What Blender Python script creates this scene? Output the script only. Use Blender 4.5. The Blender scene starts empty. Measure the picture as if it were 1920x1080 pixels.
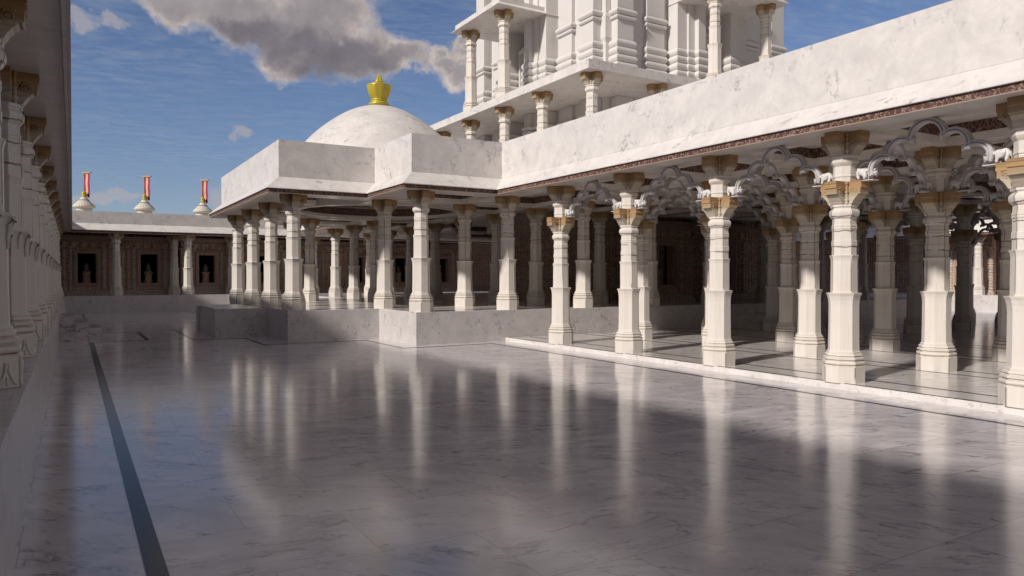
import bpy, bmesh, math, random
from mathutils import Vector, Matrix
random.seed(7)
PI = math.pi
scn = bpy.context.scene
COL = scn.collection

# ------------------------------------------------------------------ materials
def new_mat(name):
    m = bpy.data.materials.new(name); m.use_nodes = True
    nt = m.node_tree; nt.nodes.clear()
    out = nt.nodes.new('ShaderNodeOutputMaterial'); b = nt.nodes.new('ShaderNodeBsdfPrincipled')
    nt.links.new(b.outputs[0], out.inputs[0])
    return m, nt, b
class NT:
    def __init__(s, nt): s.nt = nt
    def n(s, t, **k):
        x = s.nt.nodes.new(t)
        for a, v in k.items(): setattr(x, a, v)
        return x
    def put(s, sock, v):
        if hasattr(v, 'is_output') or isinstance(v, bpy.types.NodeSocket): s.nt.links.new(v, sock)
        else: sock.default_value = v
    def math(s, op, a, b=0.0, c=None, clamp=False):
        x = s.n('ShaderNodeMath', operation=op, use_clamp=clamp)
        s.put(x.inputs[0], a); s.put(x.inputs[1], b)
        if c is not None: s.put(x.inputs[2], c)
        return x.outputs[0]
    def vmath(s, op, a, b=(0, 0, 0), out=0):
        x = s.n('ShaderNodeVectorMath', operation=op)
        s.put(x.inputs[0], a)
        if op == 'SCALE': s.put(x.inputs[3], b)
        else: s.put(x.inputs[1], b)
        return x.outputs['Value'] if out else x.outputs[0]
    def noise(s, vec, scale, detail=4.0, rough=.5, dist=0.0, w=None, color=False):
        x = s.n('ShaderNodeTexNoise')
        if w is not None: x.noise_dimensions = '4D'; s.put(x.inputs['W'], w)
        s.put(x.inputs['Vector'], vec); s.put(x.inputs['Scale'], scale); s.put(x.inputs['Detail'], detail)
        s.put(x.inputs['Roughness'], rough); s.put(x.inputs['Distortion'], dist)
        return x.outputs[1] if color else x.outputs[0]
    def ramp(s, f, stops, interp='LINEAR'):
        x = s.n('ShaderNodeValToRGB'); r = x.color_ramp; r.interpolation = interp
        while len(r.elements) < len(stops): r.elements.new(.5)
        for e, (p, c) in zip(r.elements, stops):
            e.position = p; e.color = (c, c, c, 1) if isinstance(c, (int, float)) else (*c, 1)
        s.put(x.inputs[0], f); return x.outputs[0]
    def mix(s, f, a, b, mode='MIX'):
        x = s.n('ShaderNodeMix', data_type='RGBA', blend_type=mode)
        s.put(x.inputs[0], f)
        for k, v in ((6, a), (7, b)):
            s.put(x.inputs[k], (*v, 1) if isinstance(v, tuple) and len(v) == 3 else v)
        return x.outputs[2]
    def maprange(s, v, a, b, c=0.0, d=1.0, smooth=False):
        x = s.n('ShaderNodeMapRange')
        if smooth: x.interpolation_type = 'SMOOTHSTEP'
        s.put(x.inputs[0], v)
        for i, q in enumerate((a, b, c, d)): s.put(x.inputs[i + 1], q)
        return x.outputs[0]
    def bump(s, h, dist, strength=1.0):
        x = s.n('ShaderNodeBump'); s.put(x.inputs['Height'], h); s.put(x.inputs['Distance'], dist); s.put(x.inputs['Strength'], strength)
        return x.outputs[0]
    def sep(s, v):
        x = s.n('ShaderNodeSeparateXYZ'); s.put(x.inputs[0], v); return x.outputs
    def comb(s, x_, y_, z_):
        x = s.n('ShaderNodeCombineXYZ')
        for i, q in enumerate((x_, y_, z_)): s.put(x.inputs[i], q)
        return x.outputs[0]
    def scalev(s, v, sc):
        return s.vmath('MULTIPLY', v, sc)
    def veins(s, pos, scale, width, w=None):
        """thin wandering lines where a warped noise crosses its middle value"""
        warp = s.noise(pos, scale * 1.7, 4, .6, color=True, w=w)
        p = s.vmath('ADD', pos, s.vmath('SCALE', s.vmath('SUBTRACT', warp, (.5, .5, .5)), .9 / scale))
        n = s.noise(p, scale, 3, .5, w=w)
        d = s.math('ABSOLUTE', s.math('SUBTRACT', n, .5))
        return s.maprange(d, 0.0, width, 1.0, 0.0, True)

def mat_marble(name, base=(.68, .645, .62), vein=(.31, .29, .30), sc=1.0, rough=.42, amt=.8):
    m, nt, b = new_mat(name); t = NT(nt)
    pos = t.n('ShaderNodeNewGeometry').outputs['Position']
    v1 = t.veins(pos, .9 * sc, .03)
    patch = t.maprange(t.noise(pos, 1.1 * sc, 3, .6), .42, .60)
    brk = t.maprange(t.noise(pos, 6 * sc, 3, .6), .40, .56)
    f = t.math('MULTIPLY', t.math('MULTIPLY', v1, patch), t.math('MULTIPLY', brk, amt), clamp=True)
    cloud = t.noise(pos, 1.3 * sc, 8, .68, dist=.5)
    c0 = t.mix(t.maprange(cloud, .36, .68), base, tuple(x * .80 for x in base))
    fine = t.maprange(t.noise(pos, 5 * sc, 8, .72), .42, .78)
    c0 = t.mix(t.math('MULTIPLY', fine, .42), c0, tuple(x * .72 for x in base))
    warm = t.maprange(t.noise(t.vmath('ADD', pos, (31, 7, 3)), 1.6 * sc, 4, .6), .6, .75)
    c0 = t.mix(t.math('MULTIPLY', warm, .25), c0, (.58, .52, .42))
    c = t.mix(f, c0, vein)
    t.put(b.inputs['Base Color'], c); b.inputs['Roughness'].default_value = rough
    t.put(b.inputs['Normal'], t.bump(t.noise(pos, 26, 5, .65), .004, .5))
    return m

def mat_floor(name='polished_court_marble', ca=(.70, .655, .665), cb=(.43, .395, .42)):
    m, nt, b = new_mat(name); t = NT(nt)
    pos = t.n('ShaderNodeNewGeometry').outputs['Position']
    s = t.sep(pos)
    TX, TY = 1.294, .86
    gx = t.math('DIVIDE', t.math('ADD', s[0], .3), TX); gy0 = t.math('DIVIDE', s[1], TY)
    row = t.math('FLOOR', gy0)
    gx = t.math('ADD', gx, t.math('MULTIPLY', row, .5))
    colid = t.math('FLOOR', gx)
    wn = t.n('ShaderNodeTexWhiteNoise', noise_dimensions='2D'); t.put(wn.inputs['Vector'], t.comb(colid, row, 0.0))
    rid = wn.outputs['Value']
    fx = t.math('FRACT', gx); fy = t.math('FRACT', gy0)
    ex = t.math('MULTIPLY', t.math('MINIMUM', fx, t.math('SUBTRACT', 1.0, fx)), TX)
    ey = t.math('MULTIPLY', t.math('MINIMUM', fy, t.math('SUBTRACT', 1.0, fy)), TY)
    seam = t.maprange(t.math('MINIMUM', ex, ey), .0015, .005, 1.0, 0.0)
    w = t.math('MULTIPLY', rid, 9.0)
    ang = t.scalev(pos, (1.0, 1.0, 1.0))
    rot = t.n('ShaderNodeVectorRotate', rotation_type='Z_AXIS'); t.put(rot.inputs['Vector'], ang); t.put(rot.inputs['Angle'], t.math('MULTIPLY', rid, 1.2))
    p2 = t.scalev(rot.outputs[0], (.55, 1.5, 1.0))
    v1 = t.veins(p2, 2.3, .022, w=w)
    v2 = t.veins(p2, 5.5, .03, w=t.math('ADD', w, 3.3))
    brk = t.maprange(t.noise(p2, 3.0, 4, .6, w=w), .42, .62)
    f = t.math('MULTIPLY', t.math('ADD', t.math('MULTIPLY', v1, .75), t.math('MULTIPLY', v2, .3)), brk, clamp=True)
    cl = t.maprange(t.noise(p2, 1.9, 8, .72, w=w, dist=.6), .36, .66)
    base = t.mix(cl, ca, cb)
    base = t.mix(t.math('MULTIPLY', rid, .30), base, (.44, .41, .42))
    c = t.mix(t.math('MULTIPLY', f, 1.0), base, (.13, .11, .13))
    c = t.mix(t.math('MULTIPLY', seam, .75), c, (.22, .2, .2))
    t.put(b.inputs['Base Color'], c)
    rr = t.maprange(t.noise(pos, 1.3, 5, .6), .3, .7, FLOOR_R - .025, FLOOR_R + .035)
    t.put(b.inputs['Roughness'], rr)
    b.inputs['IOR'].default_value = 1.62
    t.put(b.inputs['Normal'], t.bump(t.noise(pos, 3.2, 3, .5), .0012, .35))
    return m
FLOOR_R = .135

def mat_column(name='column_marble', base=(.655, .615, .565)):
    m, nt, b = new_mat(name); t = NT(nt)
    tc = t.n('ShaderNodeTexCoord'); oi = t.n('ShaderNodeObjectInfo')
    off = t.math('MULTIPLY', oi.outputs['Random'], 37.0)
    p = t.vmath('ADD', tc.outputs['Object'], t.comb(off, off, 0.0))
    streak = t.maprange(t.noise(t.scalev(p, (22, 22, 1.1)), 1.0, 4, .65), .35, .75)
    c = t.mix(t.math('MULTIPLY', streak, .45), base, tuple(x * .74 for x in base))
    blot = t.maprange(t.noise(p, 3.0, 5, .65), .4, .8)
    c = t.mix(t.math('MULTIPLY', blot, .3), c, (.55, .48, .38))
    z = t.sep(tc.outputs['Object'])[2]
    # broken seams of the stone courses in the upper part, one upright joint
    warp = t.math('MULTIPLY', t.math('SUBTRACT', t.noise(p, 5.0, 3, .6), .5), .09)
    zz = t.math('ADD', z, warp)
    cr = t.math('PINGPONG', zz, .115)
    cm = t.maprange(cr, .002, .013, 1.0, 0.0)
    cm = t.math('MULTIPLY', cm, t.maprange(z, 1.90, 1.95))
    cm = t.math('MULTIPLY', cm, t.maprange(t.noise(p, 6.0, 2, .5), .36, .44))
    c = t.mix(t.math('MULTIPLY', cm, .85), c, (.14, .10, .07))
    ox = t.sep(tc.outputs['Object']); ang = t.math('ARCTAN2', ox[1], ox[0])
    seg = t.math('FLOOR', t.math('DIVIDE', ang, PI / 4))
    va = t.math('MULTIPLY', t.math('PINGPONG', t.math('ADD', ang, PI / 8), PI / 8 * 2), .2)
    vm = t.math('MULTIPLY', t.maprange(va, .003, .014, 1.0, 0.0), t.math('MAXIMUM', t.maprange(z, 1.38, 1.40), t.maprange(z, .23, .25, 1.0, 0.0)))
    vm = t.math('MULTIPLY', vm, t.maprange(t.noise(t.comb(t.math('MULTIPLY', seg, 3.1), off, t.math('MULTIPLY', z, 1.2)), 1.0, 1, .5), .36, .42))
    cm = t.math('MAXIMUM', cm, vm)
    c = t.mix(t.math('MULTIPLY', vm, .8), c, (.14, .10, .07))
    # ochre dirt settled in the base mouldings
    d1 = t.maprange(t.math('ABSOLUTE', t.math('SUBTRACT', z, .264)), .0, .022, 1.0, 0.0)
    d2 = t.math('MAXIMUM', t.maprange(t.math('ABSOLUTE', t.math('SUBTRACT', z, .338)), .0, .016, 1.0, 0.0), t.maprange(t.math('ABSOLUTE', t.math('SUBTRACT', z, .399)), .0, .014, 1.0, 0.0))
    d = t.math('MAXIMUM', d1, t.math('MULTIPLY', d2, .7))
    d = t.math('MULTIPLY', d, t.maprange(t.noise(p, 9.0, 3, .6), .3, .6))
    c = t.mix(t.math('MULTIPLY', d, .75), c, (.30, .215, .09))
    t.put(b.inputs['Base Color'], c); b.inputs['Roughness'].default_value = .5
    h = t.math('ADD', t.math('MULTIPLY', streak, .35), t.math('MULTIPLY', t.noise(p, 24, 4, .6), .5))
    h = t.math('SUBTRACT', h, t.math('MULTIPLY', cm, 1.3))
    t.put(b.inputs['Normal'], t.bump(h, .006, .7))
    return m

def mat_capital():
    m, nt, b = new_mat('banded_sandstone_capital'); t = NT(nt)
    tc = t.n('ShaderNodeTexCoord'); oi = t.n('ShaderNodeObjectInfo')
    z = t.sep(tc.outputs['Object'])[2]
    off = t.math('MULTIPLY', oi.outputs['Random'], 21.0)
    p = t.vmath('ADD', tc.outputs['Object'], t.comb(off, off, off))
    n = t.noise(p, 7, 4, .6)
    zz = t.math('ADD', z, t.math('MULTIPLY', t.math('SUBTRACT', n, .5), .05))
    lay = t.noise(t.scalev(p, (1.5, 1.5, 30)), 1.0, 4, .6)
    c = t.ramp(t.maprange(zz, .0, .35), [(0, (.52, .475, .40)), (.36, (.49, .43, .33)), (.5, (.36, .27, .17)), (.72, (.40, .25, .115)), (1, (.30, .18, .085))])
    c = t.mix(t.math('MULTIPLY', t.maprange(lay, .35, .7), .55), c, (.20, .13, .07))
    t.put(b.inputs['Base Color'], c); b.inputs['Roughness'].default_value = .55
    t.put(b.inputs['Normal'], t.bump(lay, .008, .6))
    return m

def mat_carved(name, light=(.46, .30, .23), dark=(.075, .028, .016), sc=1.0, rng=(.38, .6), mort=True, dist=.03):
    """reddish stone covered in small scrolling relief"""
    m, nt, b = new_mat(name); t = NT(nt)
    pos = t.n('ShaderNodeNewGeometry').outputs['Position']
    w = t.noise(pos, 9 * sc, 3, .6, color=True)
    p = t.vmath('ADD', pos, t.vmath('SCALE', t.vmath('SUBTRACT', w, (.5, .5, .5)), .16 / sc))
    v = t.n('ShaderNodeTexVoronoi', feature='SMOOTH_F1'); t.put(v.inputs['Vector'], p); v.inputs['Scale'].default_value = 13 * sc
    v.inputs['Smoothness'].default_value = .35
    v2 = t.n('ShaderNodeTexVoronoi', feature='DISTANCE_TO_EDGE'); t.put(v2.inputs['Vector'], p); v2.inputs['Scale'].default_value = 8 * sc
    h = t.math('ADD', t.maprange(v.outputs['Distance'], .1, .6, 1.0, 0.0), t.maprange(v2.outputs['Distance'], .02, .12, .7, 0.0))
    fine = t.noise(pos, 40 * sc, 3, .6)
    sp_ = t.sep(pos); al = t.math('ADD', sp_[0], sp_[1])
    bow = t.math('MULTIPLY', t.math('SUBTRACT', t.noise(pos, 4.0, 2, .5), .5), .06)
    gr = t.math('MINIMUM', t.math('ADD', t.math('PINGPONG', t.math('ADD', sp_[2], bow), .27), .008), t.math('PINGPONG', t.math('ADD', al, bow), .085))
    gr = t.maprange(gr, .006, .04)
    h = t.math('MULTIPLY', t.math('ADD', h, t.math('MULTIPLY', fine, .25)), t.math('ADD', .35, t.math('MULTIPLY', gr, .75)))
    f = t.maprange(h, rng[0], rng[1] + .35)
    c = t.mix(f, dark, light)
    grey = t.maprange(t.noise(pos, 1.1, 4, .6), .4, .7)
    c = t.mix(t.math('MULTIPLY', grey, .35), c, tuple(sum(light) / 3 * k for k in (1.0, .92, .86)))
    t.put(b.inputs['Base Color'], c); b.inputs['Roughness'].default_value = .6
    t.put(b.inputs['Normal'], t.bump(h, dist, .9))
    return m

def mat_frieze():
    """band of carved panels: pale uprights and a pale lower fillet around dark red-brown scrollwork"""
    m, nt, b = new_mat('carved_frieze_stone'); t = NT(nt)
    pos = t.n('ShaderNodeNewGeometry').outputs['Position']
    s = t.sep(pos)
    along = t.math('ADD', s[0], s[1])
    w = t.noise(t.scalev(pos, (1, 1, 1)), 16, 3, .6, color=True)
    p = t.vmath('ADD', pos, t.vmath('SCALE', t.vmath('SUBTRACT', w, (.5, .5, .5)), .09))
    v = t.n('ShaderNodeTexVoronoi', feature='F1'); t.put(v.inputs['Vector'], t.scalev(p, (1, 1, .6))); v.inputs['Scale'].default_value = 21
    v2 = t.n('ShaderNodeTexVoronoi', feature='DISTANCE_TO_EDGE'); t.put(v2.inputs['Vector'], t.scalev(p, (1, 1, .55))); v2.inputs['Scale'].default_value = 15
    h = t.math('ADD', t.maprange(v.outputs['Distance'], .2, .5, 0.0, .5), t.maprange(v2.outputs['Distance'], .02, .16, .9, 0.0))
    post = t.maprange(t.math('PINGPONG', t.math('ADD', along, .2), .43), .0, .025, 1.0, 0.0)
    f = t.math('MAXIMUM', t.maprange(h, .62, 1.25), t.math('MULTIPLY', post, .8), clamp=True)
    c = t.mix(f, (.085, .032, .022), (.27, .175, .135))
    t.put(b.inputs['Base Color'], c); b.inputs['Roughness'].default_value = .6
    t.put(b.inputs['Normal'], t.bump(f, .02, .8))
    return m

def mat_plain(name, col, rough=.6, metal=0.0, ns=8, amt=.25, bump=.003):
    m, nt, b = new_mat(name); t = NT(nt)
    tc = t.n('ShaderNodeTexCoord')
    n = t.noise(tc.outputs['Object'], ns, 5, .65)
    c = t.mix(t.math('MULTIPLY', t.maprange(n, .3, .75), amt), col, tuple(x * .45 for x in col))
    t.put(b.inputs['Base Color'], c); b.inputs['Roughness'].default_value = rough; b.inputs['Metallic'].default_value = metal
    if bump: t.put(b.inputs['Normal'], t.bump(n, bump, .8))
    return m

M = {}
M['wall'] = mat_marble('veined_white_marble', sc=1.7, amt=.85)
M['soffit'] = mat_marble('soffit_marble', base=(.78, .735, .69), rough=.22, amt=.35)
M['plat'] = mat_marble('platform_marble', base=(.58, .55, .54), vein=(.27, .25, .26), sc=2.0, rough=.3, amt=.9)
M['floor'] = mat_floor()
M['pale'] = mat_floor('pale_step_marble', (.72, .68, .65), (.58, .54, .52))
M['column'] = mat_column()
M['capital'] = mat_capital()
M['arch'] = mat_plain('grey_marble_arch', (.50, .475, .475), .45, ns=5, amt=.4, bump=.006)
M['eleph'] = mat_plain('white_marble_carving', (.62, .60, .585), .5, ns=14, amt=.25)
M['frieze'] = mat_frieze()
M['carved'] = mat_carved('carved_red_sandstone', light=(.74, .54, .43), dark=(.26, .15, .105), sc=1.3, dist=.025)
M['trim'] = mat_plain('pink_stone_fillet', (.36, .26, .21), .6, ns=20, amt=.4)
M['shrine'] = mat_carved('carved_brown_shrine_stone', light=(.85, .62, .47), dark=(.40, .23, .15), sc=1.7, dist=.02)
M['shrine_trim'] = mat_carved('carved_grey_shrine_stone', light=(.76, .67, .59), dark=(.34, .26, .21), sc=2.0, dist=.015)
M['black'] = mat_plain('black_stone_inlay', (.012, .012, .014), .16, ns=6, amt=.1, bump=0)
M['black'].node_tree.nodes['Principled BSDF'].inputs['IOR'].default_value = 1.22
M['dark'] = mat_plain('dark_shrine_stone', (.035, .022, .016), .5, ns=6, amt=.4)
M['tower'] = mat_plain('smooth_white_tower_stone', (.60, .575, .555), .55, ns=1.2, amt=.12, bump=0)
M['idol'] = mat_plain('dusky_statue_stone', (.16, .145, .135), .5, ns=14, amt=.3)
M['gold'] = mat_plain('gilded_finial', (.50, .40, .045), .40, metal=.3, ns=9, amt=.35)
M['cone'] = mat_plain('cream_spire_stone', (.58, .54, .46), .6, ns=10, amt=.4)
M['red'] = mat_plain('red_cloth', (.36, .008, .035), .8, ns=12, amt=.2, bump=0)
M['cream'] = mat_plain('cream_cloth', (.52, .42, .32), .8, ns=12, amt=.15, bump=0)
M['pole'] = mat_plain('weathered_brass', (.32, .30, .20), .5, ns=12, amt=.4)
M['earth'] = mat_plain('dry_earth', (.30, .24, .18), .9, ns=.3, amt=.4)

# ------------------------------------------------------------------ mesh helpers
class MB:
    def __init__(s): s.v = []; s.f = []; s.m = []; s.sm = []
    def add(s, vs, fs, mi=0, smooth=False):
        o = len(s.v); s.v += [tuple(v) for v in vs]
        for f in fs: s.f.append([o + i for i in f]); s.m.append(mi); s.sm.append(smooth)
        return s
    def box(s, x0, x1, y0, y1, z0, z1, mi=0):
        vs = [(x, y, z) for z in (z0, z1) for y in (y0, y1) for x in (x0, x1)]
        return s.add(vs, [(0, 2, 3, 1), (4, 5, 7, 6), (0, 1, 5, 4), (2, 6, 7, 3), (0, 4, 6, 2), (1, 3, 7, 5)], mi)
    def lathe(s, prof, n=24, cx=0, cy=0, rot=0.0, mi=0, smooth=False, fn=None, cap=True):
        vs = []
        for k, (r, z) in enumerate(prof):
            for i in range(n):
                a = rot + 2 * PI * i / n
                rr = r * (fn(a, z) if fn else 1)
                vs.append((cx + rr * math.cos(a), cy + rr * math.sin(a), z))
        fs = [(k * n + i, k * n + (i + 1) % n, (k + 1) * n + (i + 1) % n, (k + 1) * n + i) for k in range(len(prof) - 1) for i in range(n)]
        if cap: fs += [tuple(reversed(range(n))), tuple((len(prof) - 1) * n + i for i in range(n))]
        return s.add(vs, fs, mi, smooth)
    def prism(s, poly, z0, z1, mi=0):
        n = len(poly)
        vs = [(x, y, z0) for x, y in poly] + [(x, y, z1) for x, y in poly]
        fs = [tuple(reversed(range(n))), tuple(range(n, 2 * n))] + [(i, (i + 1) % n, n + (i + 1) % n, n + i) for i in range(n)]
        return s.add(vs, fs, mi)
    def extrude(s, poly, a, b, fn, mi=0):
        """poly of 2D points placed by fn(p, q, t), t from a to b"""
        n = len(poly)
        vs = [fn(p, q, a) for p, q in poly] + [fn(p, q, b) for p, q in poly]
        fs = [tuple(reversed(range(n))), tuple(range(n, 2 * n))] + [(i, (i + 1) % n, n + (i + 1) % n, n + i) for i in range(n)]
        return s.add(vs, fs, mi)
    def tube(s, pts, rad, n=6, mi=0, closed=False):
        P = [Vector(p) for p in pts]; vs = []
        for i, p in enumerate(P):
            d = (P[min(i + 1, len(P) - 1)] - P[max(i - 1, 0)]).normalized()
            up = Vector((0, 0, 1)) if abs(d.z) < .9 else Vector((1, 0, 0))
            a = d.cross(up).normalized(); b = d.cross(a)
            r = rad[i] if isinstance(rad, (list, tuple)) else rad
            for k in range(n):
                t = 2 * PI * k / n; vs.append(p + a * (r * math.cos(t)) + b * (r * math.sin(t)))
        fs = [(i * n + k, i * n + (k + 1) % n, (i + 1) * n + (k + 1) % n, (i + 1) * n + k) for i in range(len(P) - 1) for k in range(n)]
        fs += [tuple(range(n)), tuple((len(P) - 1) * n + k for k in range(n))]
        return s.add(vs, fs, mi, True)
    def mesh(s, name, mats):
        me = bpy.data.meshes.new(name); me.from_pydata(s.v, [], s.f); me.update()
        for q in (mats if isinstance(mats, (list, tuple)) else [mats]): me.materials.append(q)
        me.polygons.foreach_set('material_index', s.m); me.polygons.foreach_set('use_smooth', s.sm)
        bm = bmesh.new(); bm.from_mesh(me); bmesh.ops.recalc_face_normals(bm, faces=bm.faces); bm.to_mesh(me); bm.free()
        return me
    def build(s, name, mats, parent=None, loc=None, bevel=0):
        return put(name, s.mesh(name, mats), parent, loc, bevel)
def put(name, me, parent=None, loc=None, bevel=0):
    o = bpy.data.objects.new(name, me); COL.objects.link(o)
    if parent: o.parent = parent
    if loc: o.location = loc
    if bevel:
        b = o.modifiers.new('edge', 'BEVEL'); b.width = bevel; b.segments = 2; b.limit_method = 'ANGLE'; b.harden_normals = False
    return o
def tag(o, label=None, cat=None, group=None, kind=None):
    if label: o['label'] = label
    if cat: o['category'] = cat
    if group: o['group'] = group
    if kind: o['kind'] = kind
    elif label: o['kind'] = 'thing'
    return o
def empty(name, loc=(0, 0, 0), rz=0):
    o = bpy.data.objects.new(name, None); COL.objects.link(o); o.location = loc; o.rotation_euler = (0, 0, rz); o.empty_display_size = .2
    return o
def copy_tree(o, parent=None):
    c = o.copy(); COL.objects.link(c)
    if parent: c.parent = parent
    for ch in kids.get(o.name, []): copy_tree(ch, c)
    return c
kids = {}
def remember(root):
    def rec(o):
        kids[o.name] = list(o.children)
        for c in o.children: rec(c)
    rec(root)
ORD = ['first', 'second', 'third', 'fourth', 'fifth', 'sixth', 'seventh', 'eighth', 'ninth', 'tenth', 'eleventh', 'twelfth', 'thirteenth', 'fourteenth', 'fifteenth', 'sixteenth', 'seventeenth', 'eighteenth', 'nineteenth', 'twentieth']

# ------------------------------------------------------------------ layout numbers (metres)
X0, DX, Y0, DY = 10.28, 2.588, 7.10, 2.565
XC = 19.55
def gx(i): return X0 + DX * i if i <= 3 else 2 * XC - (X0 + DX * (7 - i))
def gy(j): return Y0 + DY * j
ZP, ZC, ZS = .835, .095, 3.93           # platform top, court step top, soffit
YS, YN = -7.4, 47.0                     # south end, north end of the site

# ------------------------------------------------------------------ ground and court floor
g = MB(); g.add([(-400, -400, -.03), (450, -400, -.03), (450, 450, -.03), (-400, 450, -.03)], [(0, 1, 2, 3)])
tag(g.build('ground', M['earth']), kind='structure')
g = MB(); g.box(-6, 46, YS - 6, YN, -.028, 0)
fl = tag(g.build('court_floor', M['floor']), kind='structure')
lines = []
def strip(x0, x1, y0, y1, z): lines.append((x0, x1, y0, y1, z))
W = .055
strip(.35, .462, YS - 5, 22.28, 0)
strip(.462, 1.80, 22.25, 22.30, 0); strip(1.69, 1.80, 22.30, 25.80, 0); strip(1.0, 1.69, 25.75, 25.80, 0); strip(.35, .45, 25.2, 40.3, 0)
strip(9.28, 9.34, YS - 5, 16.50, 0); strip(6.82, 9.34, 16.47, 16.555, 0); strip(6.82, 6.88, 16.555, 19.15, 0)
strip(4.12, 6.88, 19.10, 19.21, 0); strip(4.12, 4.20, 19.21, 21.55, 0); strip(2.80, 4.20, 21.50, 21.61, 0); strip(2.80, 2.88, 21.61, 26.65, 0)
lm = MB()
for x0, x1, y0, y1, z in lines: lm.box(x0, x1, y0, y1, z - .02, z + .004)
tag(lm.build('floor_inlay', M['black']), kind='structure')

# ------------------------------------------------------------------ platforms
g = MB(); g.box(10.02, 2 * XC - 10.02, YS, 17.035, 0, ZC - .012)
cs = tag(g.build('colonnade_step', M['wall']), 'low polished marble step carrying the columns of the right hand colonnade', 'platform')
g = MB(); g.box(10.024, 2 * XC - 10.024, YS + .004, 17.031, ZC - .012, ZC); g.build('paving', M['pale'], cs)
lm = MB()
for x in (10.045, 10.70, 12.56, 13.16, 15.15, 15.76, 17.74, 18.34):
    lm.box(x, x + .045, YS, 16.9, ZC - .02, ZC + .004)
lm.build('inlay_line', M['black'], cs)
PORCH = [(7.42, 17.05), (2 * XC - 7.42, 17.05), (2 * XC - 7.42, 38.2), (10.0, 38.2), (10.0, 31.0), (7.42, 31.0), (7.42, 27.95), (4.87, 27.95), (4.87, 19.65), (7.42, 19.65)]
g = MB(); g.prism(PORCH, 0, ZP - .012)
pp = g.build('porch_platform', M['plat']); tag(pp, 'high stepped marble platform under the domed porch', 'platform')
g = MB(); g.prism([(x + (.01 if x < XC else -.01), y + (.01 if y < 20 else -.01)) for x, y in PORCH], ZP - .012, ZP); g.build('paving', M['pale'], pp)
g = MB(); g.box(3.5, 4.87, 21.95, 25.7, 0, ZP - .01)
sb = empty('porch_stair_block', (0, 0, 0)); tag(sb, 'square marble stair block jutting out left of the porch platform', 'stairs')
g.build('landing', M['plat'], sb)
g = MB(); g.box(3.43, 3.5, 21.95, 22.3, 0, ZP - .01); g.build('cheek_wall', M['plat'], sb)
g = MB(); g.box(3.43, 3.5, 25.35, 25.7, 0, ZP - .01); g.build('cheek_wall', M['plat'], sb)
g = MB()
for k in range(3): g.box(3.43 - .12 * k + .06, 3.5, 22.32, 25.33, 0, .55 - .18 * k) if k == 0 else None
g.build('step', M['plat'], sb)
# central stairs up to the sanctuary, inside the colonnade
st = empty('sanctuary_stairs', (XC, 17.05, ZC)); tag(st, 'dim flight of marble steps climbing to the shrine hall behind the colonnade', 'stairs')
for k in range(5):
    g = MB(); g.box(-1.25, 1.25, -.3 * (5 - k), -.3 * (4 - k) + (.012 if k < 4 else -.01), 0, .148 * (k + 1) - .002); g.build('step', M['plat'], st)
# left plinth, far plinth, right plinth
g = MB(); g.box(-4.3, -.32, YS - 5, 46.4, 0, ZP - .012); lp = tag(g.build('arcade_plinth', M['plat']), 'long marble plinth under the shaded columns at the left edge', 'platform')
g = MB(); g.box(-4.28, -.325, YS - 4.98, 46.38, ZP - .012, ZP); g.build('paving', M['floor'], lp)
g = MB(); g.box(-.318, 39.4, 40.5, 46.4, 0, ZP - .012); fp = tag(g.build('gallery_plinth', M['plat']), 'marble plinth under the far gallery at the end of the court', 'platform')
g = MB(); g.box(-.318, 39.4, 40.505, 46.38, ZP - .012, ZP); g.build('paving', M['floor'], fp)
g = MB(); g.box(39.42, 44, YS, 46.4, 0, ZP); tag(g.build('distant_plinth', M['plat']), 'sunlit marble plinth seen far off through the colonnade', 'platform')
ls = empty('court_stairs', (-.318, 22.87, 0)); tag(ls, 'small flight of marble steps against the left plinth at the far end', 'stairs')
for k in range(4):
    g = MB(); g.box(.33 * k, .33 * (k + 1) - (0 if k == 3 else -.01), 0, 2.3, 0, .83 - .166 * (k + 1)); g.build('step', M['floor'], ls)

# ------------------------------------------------------------------ columns
R8 = PI / 8
def col_parts():
    P = {}
    g = MB(); g.lathe([(.312, 0), (.314, .25), (.305, .262), (.280, .268)], 8, rot=R8); P['plinth'] = (g.mesh('plinth', M['column']), 0)
    g = MB(); g.lathe([(.282, .266), (.300, .276), (.309, .295), (.304, .322), (.272, .332), (.272, .345), (.296, .353), (.298, .378), (.262, .392), (.262, .405), (.276, .410), (.272, .432), (.246, .444), (.250, .450), (.250, .468), (.236, .474)], 8, rot=R8)
    P['base_moulding'] = (g.mesh('base_moulding', M['column']), 0)
    g = MB(); g.lathe([(.234, .474), (.229, .50), (.224, .8), (.222, 1.17), (.228, 1.25), (.243, 1.315), (.262, 1.352), (.265, 1.362), (.21, 1.368)], 8, rot=R8); P['lower_shaft'] = (g.mesh('lower_shaft', M['column']), 0)
    g = MB(); g.lathe([(.197, 1.368), (.193, 1.86), (.200, 1.90), (.213, 1.935), (.213, 1.943), (.180, 1.947), (.178, 2.075), (.187, 2.082), (.187, 2.165), (.178, 2.172), (.177, 2.335), (.186, 2.342), (.186, 2.365), (.180, 2.372), (.186, 2.380), (.186, 2.402), (.177, 2.408), (.173, 2.50)], 8, rot=R8)
    P['upper_shaft'] = (g.mesh('upper_shaft', M['column']), 0)
    g = MB(); g.lathe([(.176, 2.50), (.192, 2.515), (.214, 2.545), (.222, 2.58), (.220, 2.612), (.200, 2.64), (.186, 2.652), (.186, 2.668), (.206, 2.680), (.206, 2.712)], 8, rot=R8); P['neck'] = (g.mesh('neck', M['column']), 0)
    return P
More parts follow.
